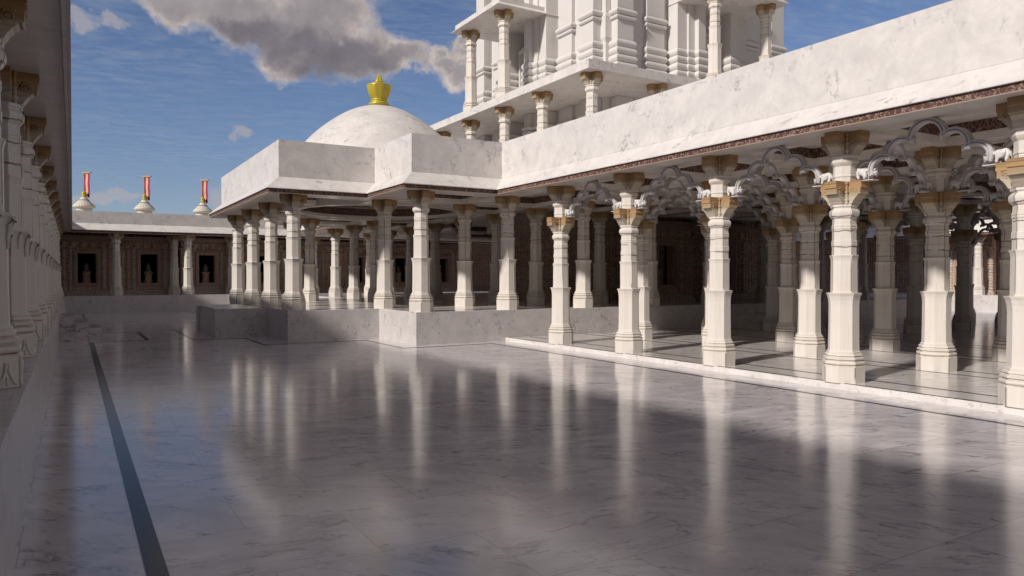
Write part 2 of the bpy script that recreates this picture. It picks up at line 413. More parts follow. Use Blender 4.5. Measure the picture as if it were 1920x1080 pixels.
def capital_mesh():
    g = MB()
    prof = [(.0, 0), (.190, 0), (.200, .012), (.226, .055), (.258, .098), (.292, .128), (.300, .150), (.322, .140), (.334, .150), (.334, .232), (.350, .240), (.350, .285), (.344, .290), (.344, .300), (.350, .305), (.350, .345), (0, .345)]
    for k in range(4):
        a = k * PI / 2; c, s_ = math.cos(a), math.sin(a)
        g.extrude(prof, -.100 - .001 * k, .100 + .001 * k, lambda p, q, t: (p * c - t * s_, p * s_ + t * c, q + .0007 * k))
        for sd in (-1, 1):   # scroll on the cheeks of each bracket
            pts = []
            for q in range(19):
                th = q / 18 * 3.4 * PI; rr = .066 * (1 - q / 22)
                pts.append((.225 + rr * math.cos(th + .6), sd * .101, .185 + rr * math.sin(th + .6)))
            g.tube([(x * c - y * s_, x * s_ + y * c, z) for x, y, z in pts], .009, 4)
    for k in range(4):       # colonnettes in the angles
        a = PI / 4 + k * PI / 2
        g.lathe([(.024, 0), (.024, .04), (.032, .05), (.032, .07), (.02, .08), (.02, .16), (.03, .17), (.03, .19), (.018, .2), (.018, .29), (.03, .3), (.03, .335)], 8, cx=.178 * math.cos(a), cy=.178 * math.sin(a))
    return g.mesh('capital', M['capital'])
CP = col_parts(); CAP = capital_mesh()
g = MB(); g.lathe([(.168, 0), (.168, .07), (.178, .078), (.178, .10), (.170, .108), (.168, .235), (.186, .262), (.206, .30), (.206, .325), (.186, .352), (.186, .365), (.206, .38), (.206, .404)], 8, rot=R8)
STUB = g.mesh('stub_shaft', M['column'])
def base_column(name, stub=False, relief=False):
    r = empty(name)
    for k, (me, z) in CP.items(): put(k, me, r, bevel=0)
    put('capital', CAP, r, (0, 0, 2.712))
    if stub:
        put('stub_shaft', STUB, r, (0, 0, 3.058)); put('upper_capital', CAP, r, (0, 0, 3.462))
    if relief:
        g = MB()
        for k in range(8):
            a = k * PI / 4; c, s_ = math.cos(a), math.sin(a)
            def T(t, z, d=.288): return (d * c - t * s_, d * s_ + t * c, z)
            for pts in ([(-.09, .02), (-.055, .05), (-.022, .12), (-.008, .2)], [(.09, .02), (.055, .05), (.022, .12), (.008, .2)], [(0, .01), (0, .09)], [(-.105, .012), (.105, .012)]):
                g.tube([T(*q) for q in pts], [.009 + .003 * i for i in range(len(pts))], 5)
        put('leaf_relief', g.mesh('leaf_relief', M['column']), r)
        g = MB()
        for k in range(8):
            a = k * PI / 4 + R8; c, s_ = math.cos(a), math.sin(a)
            g.tube([(c * d, s_ * d, z) for d, z in ((.222, 1.08), (.226, 1.18), (.245, 1.27), (.272, 1.325), (.282, 1.30))], [.006, .012, .017, .018, .012], 6)
        for k in range(8):
            a = k * PI / 4; c, s_ = math.cos(a), math.sin(a)
            g.tube([(c * d, s_ * d, z) for d, z in ((.206, 1.16), (.214, 1.25), (.236, 1.32), (.254, 1.34))], [.006, .012, .014, .010], 6)
        put('curled_leaves', g.mesh('curled_leaves', M['column']), r)
    remember(r); return r
protos = {}
def column(kind, x, y, z, label, group, top=None, cat='column'):
    if kind not in protos:
        protos[kind] = base_column('marble_column', stub=(kind == 'court'), relief=(kind == 'leaf')); o = protos[kind]
    else: o = copy_tree(protos[kind])
    o.location = (x, y, z)
    h = 3.807 if kind == 'court' else 3.058
    if top: o.scale = (1, 1, (top - z) / h)
    tag(o, label, cat, group); return o

# court colonnade
present = set()
skip = {(3, 1), (3, 0), (3, -1), (4, 1), (4, 0), (4, -1)}
COURT = [(i, j) for i in range(8) for j in range(3, -4, -1) if (i, j) not in skip and not (i > 3 and j < (2 if i == 4 else 1)) and not (i in (1, 2, 3) and j < -1)]
rown = ['front', 'second', 'third', 'fourth', 'fifth', 'sixth', 'seventh', 'eighth']
for i, j in COURT:
    present.add((i, j))
    n = ORD[3 - j]
    if i == 0: lab = f'sunlit marble column of the colonnade front row, {n} from the inner corner by the platform'
    elif i <= 3: lab = f'marble column in the {rown[i]} row of the colonnade, {n} from the platform'
    else: lab = f'shadowed marble column deep in the colonnade, {rown[i]} row, {n} from the platform'
    column('court', gx(i), gy(j), ZC, lab, 'columns of the right hand colonnade', top=ZS)
# porch and hall columns on the platform
PCOL = {(-2, 5): 'near corner', (-2, 6): 'second from the near corner', (-2, 7): 'third from the near corner', (-2, 8): 'far corner'}
for (i, j), w in PCOL.items():
    column('porch', gx(i), gy(j), ZP, f'marble column on the left side of the domed porch, {w}', 'columns of the domed porch', top=ZS)
HALL = {(-1, 4): 'marble column standing on the jutting platform corner nearest the camera',
        (-1, 5): 'shaded marble column in the notch of the porch, left of the sunlit corner column',
        (0, 4): 'half lit marble column on the platform edge, just right of the porch corner',
        (0, 5): 'shaded marble column behind the gap right of the porch corner column'}
for (i, j), lab in HALL.items(): column('porch', gx(i), gy(j), ZP, lab, 'columns of the domed porch', top=ZS)
for i in range(-1, 7):
    for j in range(4, 12):
        if (i, j) in HALL or (i, j) in ((-1, 6), (-1, 7), (0, 6), (0, 7)): continue
        if 2 < i < 5 and j > 4: continue
        if i >= 2 and 5 < j < 9: continue
        if i > 2 and j > 5: continue
        if i == -1 and j > 9: continue
        if (i, j) in ((2, 10), (0, 11)): continue
        column('porch', gx(i), gy(j), ZP, f'dim marble column of the shrine hall, {ORD[i + 1]} line from the left, {ORD[j - 4]} from the front', 'columns of the shrine hall', top=ZS)
# left arcade
for j in range(-3, 13):
    column('leaf', -.65, gy(j), ZP, f'shaded marble column of the left arcade, {ORD[12 - j]} from the far end', 'columns of the left arcade', top=ZS)
# far gallery
for k, x in enumerate((1.85, 5.1, 8.35, 11.6, 14.85, 18.1, 21.35)):
    column('porch', x, 40.93, ZP, f'marble column at the front of the far gallery, {ORD[k]} from the left', 'columns of the far gallery', top=ZS)
for k, x in enumerate((4.62, 7.5)):
    column('porch', x, 42.5, ZP, f'marble column set back inside the far gallery, {ORD[k]} from the left', 'columns of the far gallery', top=ZS)
for k, y in enumerate((gy(5), gy(4), gy(6))):
    column('porch', 39.9, y, ZP, ['bright sunlit column glimpsed far off through the colonnade at right', 'bright distant column right of the one glimpsed through the colonnade', 'bright distant column left of the one glimpsed through the colonnade'][k], 'columns of the distant wing', top=ZS)
# terrace columns
ZT1, ZT1S, ZT2, ZT2S = 4.66, 7.73, 8.0, 11.15
TX_ = [13.2, 15.75, 18.27, 20.83, 23.35, 25.9]
k = 0
for kk, y in enumerate((17.4, 20.05, 22.5, 25.06, 27.6)):
    column('porch', 13.2, y, ZT1, f'lower terrace column above the parapet, {ORD[kk]} from the terrace corner', 'columns of the lower roof terrace', top=ZT1S)
for kk, x in enumerate(TX_[1:3]):
    column('porch', x, 17.4, ZT1, f'lower terrace column right of the terrace corner, {ORD[kk]} along', 'columns of the lower roof terrace', top=ZT1S)
for x, y, lab in ((13.2, 22.55, 'tall upper balcony column at the left balcony, nearer of the two'), (13.2, 25.06, 'tall upper balcony column standing alone against the clouds'),
                  (18.27, 17.4, 'tall upper balcony column under the right balcony roof, left of two'), (20.75, 17.4, 'upper balcony column under the right balcony roof, against blue sky')):
    column('porch', x, y, ZT2, lab, 'columns of the upper balconies', top=ZT2S)

# ------------------------------------------------------------------ elephants and arches
def skin_mesh(name, verts, edges, radii, mat, sub=1):
    me = bpy.data.meshes.new(name + '_cage'); me.from_pydata(verts, edges, []); o = bpy.data.objects.new(name + '_cage', me); COL.objects.link(o)
    o.modifiers.new('skin', 'SKIN')
    for d, r in zip(me.skin_vertices[0].data, radii): d.radius = r if isinstance(r, tuple) else (r, r)
    me.skin_vertices[0].data[0].use_root = True
    s = o.modifiers.new('sub', 'SUBSURF'); s.levels = sub; s.render_levels = sub
    dg = bpy.context.evaluated_depsgraph_get(); res = bpy.data.meshes.new_from_object(o.evaluated_get(dg))
    res.name = name; res.materials.clear(); res.materials.append(mat)
    res.polygons.foreach_set('use_smooth', [True] * len(res.polygons))
    bpy.data.objects.remove(o); bpy.data.meshes.remove(me); return res
def elephant_mesh():
    # faces +x, about .3 long, feet on z = 0
    v = [(0, 0, .15), (-.075, 0, .145), (-.105, 0, .13), (.07, 0, .155), (.115, 0, .175), (.15, 0, .155), (.18, 0, .15), (.215, 0, .165), (.24, 0, .185),
         (-.07, .038, .08), (-.075, .04, .01), (-.07, -.038, .08), (-.06, -.04, .01), (.06, .038, .08), (.07, .04, .01), (.06, -.038, .08), (.045, -.04, .01), (-.125, 0, .09), (-.13, 0, .06),
         (.10, .052, .165), (.085, .062, .13), (.10, -.052, .165), (.085, -.062, .13)]
    e = [(0, 1), (1, 2), (0, 3), (3, 4), (4, 5), (5, 6), (6, 7), (7, 8), (1, 9), (9, 10), (1, 11), (11, 12), (3, 13), (13, 14), (3, 15), (15, 16), (2, 17), (17, 18), (4, 19), (19, 20), (4, 21), (21, 22)]
    r = [.068, .062, .04, .058, .046, .026, .018, .014, .010, .030, .024, .030, .024, .028, .023, .028, .023, .006, .005, .012, .016, .012, .016]
    return skin_mesh('elephant', v, e, r, M['eleph'])
ELE = elephant_mesh()
def arch_mesh(half):
    g = MB(); sc = half / 1.29
    lobes = [((0, 3.665), .205, -4, 184, 1.0)]
    for sd in (1, -1):
        for (c, r, a0, a1, dd) in (((.36, 3.505), .165, -20, 128, .96), ((.645, 3.30), .155, -22, 132, .92)):
            if sd == 1: lobes.append((c, r, a0, a1, dd))
            else: lobes.append(((-c[0], c[1]), r, 180 - a1, 180 - a0, dd * .99))
    sec = [(.0, -.045), (.018, -.060), (.030, -.060), (.036, -.038), (.046, -.038), (.052, -.062), (.068, -.062), (.082, -.040), (.082, .040), (.068, .062), (.052, .062), (.046, .038), (.036, .038), (.030, .060), (.018, .060), (.0, .045)]
    for (c, r, a0, a1, dd) in lobes:
        n = 14; vs = []
        for i in range(n + 1):
            a = math.radians(a0 + (a1 - a0) * i / n)
            for (q, d) in sec:
                rr = r + q; vs.append(((c[0] + rr * math.cos(a)) * sc, d * dd, c[1] + rr * math.sin(a) - ZC))
        m = len(sec)
        fs = [(i * m + k, i * m + (k + 1) % m, (i + 1) * m + (k + 1) % m, (i + 1) * m + k) for i in range(n) for k in range(m)]
        fs += [tuple(range(m)), tuple(n * m + k for k in range(m))]
        g.add(vs, fs, 0, False)
    for sd in (1, -1):   # pointed cusps closing the valleys
        for (x, z) in ((.205, 3.655), (.505, 3.445), (.785, 3.25)):
            g.tube([(sd * x * sc, 0, z + .04 - ZC), (sd * (x - .01) * sc, 0, z - ZC), (sd * (x - .035) * sc, 0, z - .045 - ZC)], [.045, .032, .008], 6)
    return g.mesh('arch_band', M['arch'])
AM = arch_mesh(1.2825)
def ledge_mesh():
    g = MB(); g.box(-.16, .2, -.075, .075, -.008, .008)
    return g.mesh('ledge', M['arch'])
LM = ledge_mesh()
aproto = None
def arch(x, y, rz, lab):
    global aproto
    if aproto is None:
        r = empty('cusped_arch'); put('arch_band', AM, r)
        for sd in (1, -1):
            put('ledge', LM, r, (sd * .92, 0, 3.168 - ZC)).rotation_euler = (0, 0, 0 if sd == 1 else PI)
            e = put('elephant', ELE, r, (sd * .97, 0, 3.177 - ZC)); e.rotation_euler = (0, 0, PI if sd == 1 else 0); e.scale = (.86, .86, .86)
        remember(r); aproto = r; o = r
    else: o = copy_tree(aproto)
    o.location = (x, y, ZC); o.rotation_euler = (0, 0, rz)
    tag(o, lab, 'arch', 'cusped arches with elephants in the colonnade'); return o
for i in range(4):
    for j in range(3, -3, -1):
        if (i, j) in present and (i, j - 1) in present:
            arch(gx(i), gy(j) - DY / 2, PI / 2, f'cusped arch along the {rown[i]} column row, {ORD[3 - j]} bay from the platform, with elephants')
for j in range(3, -2, -1):
    for i in range(0, 3):
        if (i, j) in present and (i + 1, j) in present:
            arch(gx(i) + DX / 2, gy(j), 0, f'cusped arch joining {rown[i]} and {rown[i + 1]} rows at the {ORD[3 - j]} column from the platform')
for (i, j) in ((5, 2), (6, 2), (5, 3), (6, 3)):
    arch(gx(i) + DX / 2, gy(j), 0, f'dark cusped arch deep in the colonnade, {rown[i]} to {rown[i + 1]} row, {ORD[3 - j]} line')
for (i, j) in ((5, 3), (6, 3), (7, 3), (7, 2)):
    if (i, j - 1) in present: arch(gx(i), gy(j) - DY / 2, PI / 2, f'dark cusped arch along the {rown[i]} row deep in the colonnade, {ORD[3 - j]} bay')

# ------------------------------------------------------------------ roofs: mitred sweeps
def offset_path(path, o):
    """points of an open path offset to its right-hand side by o with mitres"""
    P = [Vector(p) for p in path]; out = []
    for i, p in enumerate(P):
        ds = []
        if i > 0: ds.append((P[i] - P[i - 1]).normalized())
        if i < len(P) - 1: ds.append((P[i + 1] - P[i]).normalized())
        ns = [Vector((d.y, -d.x)) for d in ds]
        if len(ns) == 1: out.append(p + ns[0] * o)
        else:
            m = (ns[0] + ns[1]); m = m / (m.dot(ns[0])) if abs(m.dot(ns[0])) > 1e-6 else ns[0]
            out.append(p + m * o)
    return out
def sweep(path, prof, i0=0, i1=None, mi=0, g=None):
    g = g or MB(); i1 = len(path) - 1 if i1 is None else i1
    rows = [offset_path(path, o) for o, z in prof]
    for k in range(len(prof) - 1):
        for i in range(i0, i1):
            a, b, c, d = rows[k][i], rows[k][i + 1], rows[k + 1][i + 1], rows[k + 1][i]
            za, zb = prof[k][1], prof[k + 1][1]
            g.add([(a.x, a.y, za), (b.x, b.y, za), (c.x, c.y, zb), (d.x, d.y, zb)], [(0, 1, 2, 3)], mi)
    return g
def roof_parts(root, path, i0, i1, top, inner=.72):
    sweep(path, [(0, 4.36), (0, top), (-.28, top), (-.28, 4.6)], i0, i1).build('parapet', M['wall'], root)
    sweep(path, [(.003, 4.357), (.39, 4.02), (.39, 4.003), (.335, 4.0)], i0, i1).build('eave', M['wall'], root)
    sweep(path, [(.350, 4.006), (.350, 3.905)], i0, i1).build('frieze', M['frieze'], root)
    sweep(path, [(.354, 3.905), (.354, 3.892)], i0, i1).build('fillet', M['trim'], root)
    sweep(path, [(.353, 3.892), (.325, 3.892), (.31, ZS), (-inner, ZS), (-inner, 4.04)], i0, i1).build('soffit', M['soffit'], root)
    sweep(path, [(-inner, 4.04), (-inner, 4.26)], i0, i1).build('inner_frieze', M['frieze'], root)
XW, YW = 9.89, 17.0
MAIN = [(XW, YS), (XW, YW), (7.28, YW), (7.28, 19.6), (4.64, 19.6), (4.64, 28.2), (7.28, 28.2), (7.28, 30.6), (XW, 30.6), (XW, 38.0), (2 * XC - XW, 38.0), (2 * XC - XW, YS), (XW, YS)]
MAIN = list(MAIN)
# path must have the outside on its right-hand side: run it clockwise seen from above -> reverse if needed
area = sum(MAIN[i][0] * MAIN[i + 1][1] - MAIN[i + 1][0] * MAIN[i][1] for i in range(len(MAIN) - 1))
court_roof = empty('colonnade', (0, 0, 0)); tag(court_roof, 'flat marble roof over the right hand colonnade with plain parapet and carved eave frieze', 'building')
porch_roof = empty('domed_porch', (0, 0, 0)); tag(porch_roof, 'stepped marble roof of the porch carrying the white dome', 'building')
hall_roof = empty('shrine_hall', (0, 0, 0)); tag(hall_roof, 'marble roof slab of the shrine hall behind the dome', 'building')
# walking north along x = 9.89 the outside (west) is on the LEFT, so reverse the path
RP = list(reversed(MAIN)); n = len(RP)            # RP[i] = MAIN[n-1-i]
def rp(a, b, root): roof_parts(root, RP, n - 1 - b, n - 1 - a, 5.33)
rp(0, 1, court_roof); rp(1, 8, porch_roof); rp(8, 11, hall_roof); rp(11, 12, court_roof)
def beams(root, xs, ys, x0, x1, y0, y1, hole=None, w=.3):
    for x in xs:
        segs = [(y0, y1)]
        if hole and abs(x - hole[0]) < hole[2] - .1:
            dy = hole[3]; segs = [(y0, hole[1] - dy), (hole[1] + dy, y1)]
        for a, b in segs:
            if b - a < .2: continue
            g = MB(); g.box(x - w, x + w, a, b, ZS + .002, 4.06); g.box(x - w + .002, x + w - .002, a, b, 4.06, 4.252, 1); g.build('beam', [M['soffit'], M['frieze']], root)
    for y in ys:
        segs = [(x0, x1)]
        if hole and abs(y - hole[1]) < hole[3] - .1:
            dx = hole[2]; segs = [(x0, hole[0] - dx), (hole[0] + dx, x1)]
        for a, b in segs:
            if b - a < .2: continue
            g = MB(); g.box(a, b, y - w, y + w, ZS + .005, 4.063); g.box(a, b, y - w + .002, y + w - .002, 4.063, 4.249, 1); g.build('beam', [M['soffit'], M['frieze']], root)
def ceiling(root, x0, x1, y0, y1, z0, z1, hole=None, top=True):
    """slab with an optional round hole"""
    g = MB()
    if not hole: g.box(x0, x1, y0, y1, z0, z1)
    else:
        cx, cy, r = hole; N = 48; A = []; B = []
        for k in range(N):
            a = 2 * PI * (k + .5) / N; c, s_ = math.cos(a), math.sin(a)
            A.append((cx + r * c, cy + r * s_))
            tx = ((x1 - cx) / c if c > 0 else (x0 - cx) / c); ty = ((y1 - cy) / s_ if s_ > 0 else (y0 - cy) / s_); t = min(tx, ty)
            B.append((cx + t * c, cy + t * s_))
        # add the true corners by snapping nearest samples
        for q in ((x0, y0), (x1, y0), (x1, y1), (x0, y1)):
            i = min(range(N), key=lambda i: (B[i][0] - q[0]) ** 2 + (B[i][1] - q[1]) ** 2); B[i] = q
        for z in (z0, z1):
            vs = [(*p, z) for p in A] + [(*p, z) for p in B]
            g.add(vs, [(i, (i + 1) % N, N + (i + 1) % N, N + i) for i in range(N)])
    return g.build('ceiling', M['soffit'], root)
# porch ceiling, ring and dome
DCX, DCY = 8.99, 23.77
ceiling(porch_roof, 4.66, 12.4, 19.62, 28.18, 4.255, 4.62, hole=(DCX, DCY, 2.62))
ceiling(porch_roof, 7.3, 12.4, 17.02, 19.618, 4.255, 4.62)
ceiling(porch_roof, 7.3, 12.4, 28.182, 30.58, 4.255, 4.62)
beams(porch_roof, [gx(-1), gx(0), gx(1)], [gy(5), gy(6), gy(7), gy(8)], 5.36, 12.6, 17.7, 29.9, hole=(DCX, DCY, 2.62, 2.62))
g = MB(); g.lathe([(2.86, ZS - .01), (2.60, ZS - .01), (2.60, 4.02)], 48, DCX, DCY, cap=False, smooth=False); g.lathe([(2.86, ZS - .01), (2.86, 4.2)], 48, DCX, DCY, cap=False)
dr = g.build('dome_ring', M['soffit'], porch_roof)
g = MB(); g.lathe([(2.60, 4.02), (2.60, 4.27)], 48, DCX, DCY, cap=False); g.build('ring_frieze', M['frieze'], dr)
def ribbed(root, cx, cy, r, z0, h):
    g = MB(); prof = [(r * math.cos(t), z0 + h * math.sin(t)) for t in [i / 10 * PI / 2 * .99 for i in range(11)]]
    g.lathe(prof, 144, cx, cy, cap=False, smooth=False, fn=lambda a, z: 1 - .045 * abs(math.sin(a * 18)))
    g.lathe([(r + .03, z0 - .005), (r - .12, z0 - .005), (r - .12, z0 + .06), (r + .03, z0 + .06)], 48, cx, cy, cap=False)
    g.build('ribbed_vault', M['shrine_trim'], root)
ribbed(porch_roof, DCX, DCY, 2.6, 4.29, 1.9)
g = MB(); pr = [(3.1, 4.62), (3.1, 4.9), (3.0, 5.32), (2.74, 5.82), (2.32, 6.34), (1.76, 6.84), (1.16, 7.24), (.75, 7.42), (.36, 7.52), (.05, 7.55)]
# smooth the profile
def smooth(pr, it=2):
    for _ in range(it):
        q = [pr[0]]
        for a, b in zip(pr, pr[1:]): q += [(a[0] * .75 + b[0] * .25, a[1] * .75 + b[1] * .25), (a[0] * .25 + b[0] * .75, a[1] * .25 + b[1] * .75)]
        pr = q + [pr[-1]]
    return pr
g.lathe(smooth(pr), 96, DCX, DCY, smooth=True); g.build('dome', M['wall'], porch_roof)
# golden kalash on the dome
kp = [(.30, 0), (.345, .02), (.355, .07), (.33, .11), (.28, .13), (.265, .15), (.285, .18), (.285, .205), (.25, .22), (.27, .25), (.325, .34), (.368, .44), (.395, .54), (.413, .64), (.424, .70), (.405, .712), (.34, .690), (.25, .69), (.16, .695), (.12, .71), (.115, .74), (.125, .76)]
g = MB(); g.lathe(smooth(kp, 1), 48, fn=lambda a, z: 1 + .03 * math.cos(a * 8) * (1 if .27 < z < .66 else 0), smooth=True)
kal = g.build('golden_finial', M['gold'], None, (DCX, DCY, 7.54)); tag(kal, 'large gilded pot finial with flame tip crowning the white dome', 'finial')
g = MB(); g.lathe(smooth([(.10, .735), (.13, .79), (.135, .84), (.105, .92), (.065, 1.0), (.035, 1.07), (.012, 1.13)], 1), 24, fn=lambda a, z: 1 + .14 * math.cos(a * 5), smooth=True); g.build('flame_tip', M['gold'], kal)

# court ceiling with great dome hole
NCX, NCY, NR = XC, 7.1, 3.85
ceiling(court_roof, 9.91, 2 * XC - 9.91, 2.0, 12.1, 4.255, 4.62, hole=(NCX, NCY, NR))
ceiling(court_roof, 9.91, 2 * XC - 9.91, YS + .02, 1.998, 4.255, 4.62)
ceiling(court_roof, 9.91, 2 * XC - 9.91, 12.102, 17.018, 4.255, 4.62)
beams(court_roof, [gx(i) for i in range(1, 7)], [gy(j) for j in range(-3, 4)], 10.58, 2 * XC - 10.58, YS + .7, 17.018, hole=(NCX, NCY, 3.9, 3.9))
g = MB(); g.lathe([(NR + .4, ZS - .01), (NR - .02, ZS - .01), (NR - .02, 4.02)], 64, NCX, NCY, cap=False); dr = g.build('dome_ring', M['soffit'], court_roof)
g = MB(); g.lathe([(NR - .02, 4.02), (NR - .02, 4.30)], 64, NCX, NCY, cap=False); g.build('ring_frieze', M['frieze'], dr)
ribbed(court_roof, NCX, NCY, NR - .02, 4.32, 2.4)
g = MB(); g.lathe(smooth([((r * 1.36), 4.62 + (z - 4.62) * 1.1) for r, z in pr]), 96, NCX, NCY, smooth=True); g.build('dome', M['wall'], court_roof)
# hall ceiling
ceiling(hall_roof, 12.402, 2 * XC - 9.91, 17.02, 37.98, 4.255, 4.62)
ceiling(hall_roof, 9.91, 12.4, 30.602, 37.98, 4.255, 4.62)
beams(hall_roof, [gx(i) for i in range(2, 7)], [gy(j) for j in (4, 5)], 12.7, 2 * XC - 10.58, 17.02, 20.2)
beams(hall_roof, [gx(0), gx(1), gx(2)], [gy(10), gy(11)], 10.6, 18, 30.7, 37.3)

# left arcade roof and far gallery roof share a mitred inner corner
LW = [(-.39, YS - 5), (-.39, 40.87), (39.5, 40.87)]
lr = empty('arcade'); tag(lr, 'heavy shaded marble eave and soffit overhanging the left arcade', 'building')
fr = empty('gallery'); tag(fr, 'marble parapet and eave of the far gallery at the end of the court', 'building')
roof_parts(lr, LW, 0, 1, 4.66); roof_parts(fr, LW, 1, 2, 4.95)
g = MB(); g.box(-4.3, -.41, YS - 5, 46.4, 4.255, 4.62); g.build('ceiling', M['soffit'], lr)
g = MB(); g.box(-.408, 39.5, 40.89, 46.4, 4.255, 4.62); g.build('ceiling', M['soffit'], fr)
# distant right wing roof
rr_ = empty('distant_wing'); tag(rr_, 'sunlit parapet of the distant wing beyond the colonnade', 'building')
roof_parts(rr_, [(2 * XC + .39, 40.87), (2 * XC + .39, YS)][::1] if False else list(reversed([(39.49, YS), (39.49, 40.4)])), 0, 1, 5.33)
g = MB(); g.box(39.51, 44, YS, 40.4, 4.255, 4.62); g.build('ceiling', M['soffit'], rr_)

# ------------------------------------------------------------------ walls at the back of wings
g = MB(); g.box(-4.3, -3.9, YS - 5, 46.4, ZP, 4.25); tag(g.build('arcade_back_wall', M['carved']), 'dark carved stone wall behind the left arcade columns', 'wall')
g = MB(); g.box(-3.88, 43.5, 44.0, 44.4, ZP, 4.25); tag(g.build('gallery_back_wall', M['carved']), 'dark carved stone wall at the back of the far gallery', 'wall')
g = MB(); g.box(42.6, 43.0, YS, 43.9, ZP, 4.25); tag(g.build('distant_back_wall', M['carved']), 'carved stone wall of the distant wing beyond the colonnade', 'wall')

# ------------------------------------------------------------------ niche shrines
def figure_mesh():
    v = [(0, 0, .05), (0, 0, .15), (0, 0, .26), (0, 0, .325), (0, 0, .39), (0, -.005, .44),
         (.085, 0, .265), (.12, -.02, .17), (.05, -.09, .09), (-.085, 0, .265), (-.12, -.02, .17), (-.05, -.09, .09),
         (.12, -.06, .04), (.03, -.14, .03), (-.12, -.06, .04), (-.03, -.14, .03)]
    e = [(0, 1), (1, 2), (2, 3), (3, 4), (4, 5), (2, 6), (6, 7), (7, 8), (2, 9), (9, 10), (10, 11), (0, 12), (12, 13), (0, 14), (14, 15)]
    r = [.075, .062, .075, .028, .048, .03, .032, .026, .018, .032, .026, .018, .045, .028, .045, .028]
    return skin_mesh('seated_statue', v, e, r, M['idol'])
FIG = figure_mesh()
def shrine_parts(root):
    # local: front face at y = 0 looking -y, x centred, z from floor
    g = MB(); g.box(-1.38, 1.38, .12, .30, 0, 3.09)
    # wall with opening
    g = MB()
    ow, z0, z1 = .40, .60, 2.12
    g.box(-1.30, -ow, .10, .5, .0, 3.0); g.box(ow, 1.30, .10, .5, .0, 3.0); g.box(-ow, ow, .10, .5, .0, z0); g.box(-ow, ow, .10, .5, z1, 3.0)
    g.build('carved_wall', M['shrine'], root)
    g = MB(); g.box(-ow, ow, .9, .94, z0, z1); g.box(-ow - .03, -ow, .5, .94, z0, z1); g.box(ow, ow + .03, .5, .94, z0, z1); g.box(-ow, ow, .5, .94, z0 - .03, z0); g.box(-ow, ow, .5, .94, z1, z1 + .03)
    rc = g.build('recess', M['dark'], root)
    g = MB()
    for a, b in ((.0, .05), (.07, .10)):
        q = .10 - a * .6
        g.box(-ow - .16 + a, -ow - .16 + b + .03, .02 + a * .5, .10, z0 - .14, z1 + .16); g.box(ow + .16 - b - .03, ow + .16 - a, .02 + a * .5, .10, z0 - .14, z1 + .16)
    g.box(-ow - .155, ow + .155, .03, .098, z1 + .04, z1 + .155); g.box(-ow - .155, ow + .155, .03, .098, z0 - .135, z0 - .04)
    g.build('door_frame', M['trim'], root)
    for sx in (-1, 1):
        for cx, rr, mat in ((.74, .085, 'shrine_trim'), (1.02, .075, 'shrine'), (1.26, .10, 'shrine_trim')):
            pr = []; z = .22
            while z < 2.35:
                pr += [(rr, z), (rr, z + .06), (rr * 1.35, z + .07), (rr * 1.35, z + .095), (rr * 1.12, z + .105), (rr * 1.12, z + .13)]; z += .145
            g = MB(); g.lathe([(rr * 1.6, 0), (rr * 1.6, .12), (rr * 1.3, .16), (rr * 1.5, .2)] + pr + [(rr * 1.7, z), (rr * 1.7, z + .08)], 8, cx=sx * cx, cy=.10, rot=R8)
            g.build('pilaster', M[mat], root)
    for k in range(6):
        g = MB(); cx = -1.05 + .42 * k
        g.lathe(smooth([(.05, 2.40), (.11, 2.43), (.14, 2.50), (.13, 2.58), (.08, 2.63), (.12, 2.67), (.12, 2.70)], 1), 10, cx=cx, cy=.12); g.build('lintel_pot', M['shrine'], root)
    g = MB(); g.box(-1.36, 1.36, -.04, .098, 2.335, 2.385); g.box(-1.38, 1.38, -.06, .098, 2.71, 2.76); g.box(-1.34, 1.34, .0, .098, 2.78, 2.95); g.box(-1.42, 1.42, -.10, .098, 2.96, 3.02)
    g.build('cornice', M['trim'], root)
    g = MB()
    for k, (d, h) in enumerate(((.24, .10), (.16, .18), (.10, .26))): g.box(-1.32 + .02 * k, 1.32 - .02 * k, -d + .1, .097, (0, .102, .182)[k], h)
    g.build('base_step', M['shrine_trim'], root)
    g = MB(); g.lathe([(.20, z0), (.22, z0 + .02), (.20, z0 + .08), (.17, z0 + .3), (.19, z0 + .5), (.24, z0 + .56), (.24, z0 + .60)], 24, cy=.62, smooth=False); g.build('pedestal', M['shrine'], rc)
    remember(root)
sproto = None; fproto = None
def shrine(x, y, lab, z=ZP, sx=1.0, rz=0.0):
    global sproto, fproto
    if sproto is None:
        sproto = empty('niche_shrine'); shrine_parts(sproto); o = sproto
        fproto = put('seated_statue', FIG); f = fproto
    else: o = copy_tree(sproto); f = fproto.copy(); COL.objects.link(f)
    o.location = (x, y, z); o.rotation_euler = (0, 0, rz); o.scale = (sx, 1, 1)
    c, s_ = math.cos(rz), math.sin(rz)
    f.location = (x - .62 * s_, y + .62 * c, z + 1.2); f.rotation_euler = (0, 0, rz); f.scale = (1.1, 1.1, 1.1)
    tag(o, lab[0], 'shrine', 'carved niche shrines'); tag(f, lab[1], 'statue', 'seated statues in the niches')
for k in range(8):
    shrine(.62 + 2.86 * k, 43.1, (f'brown carved niche shrine in the far gallery, {ORD[k]} from the left', f'pale seated statue on a pedestal inside the {ORD[k]} far niche from the left'))
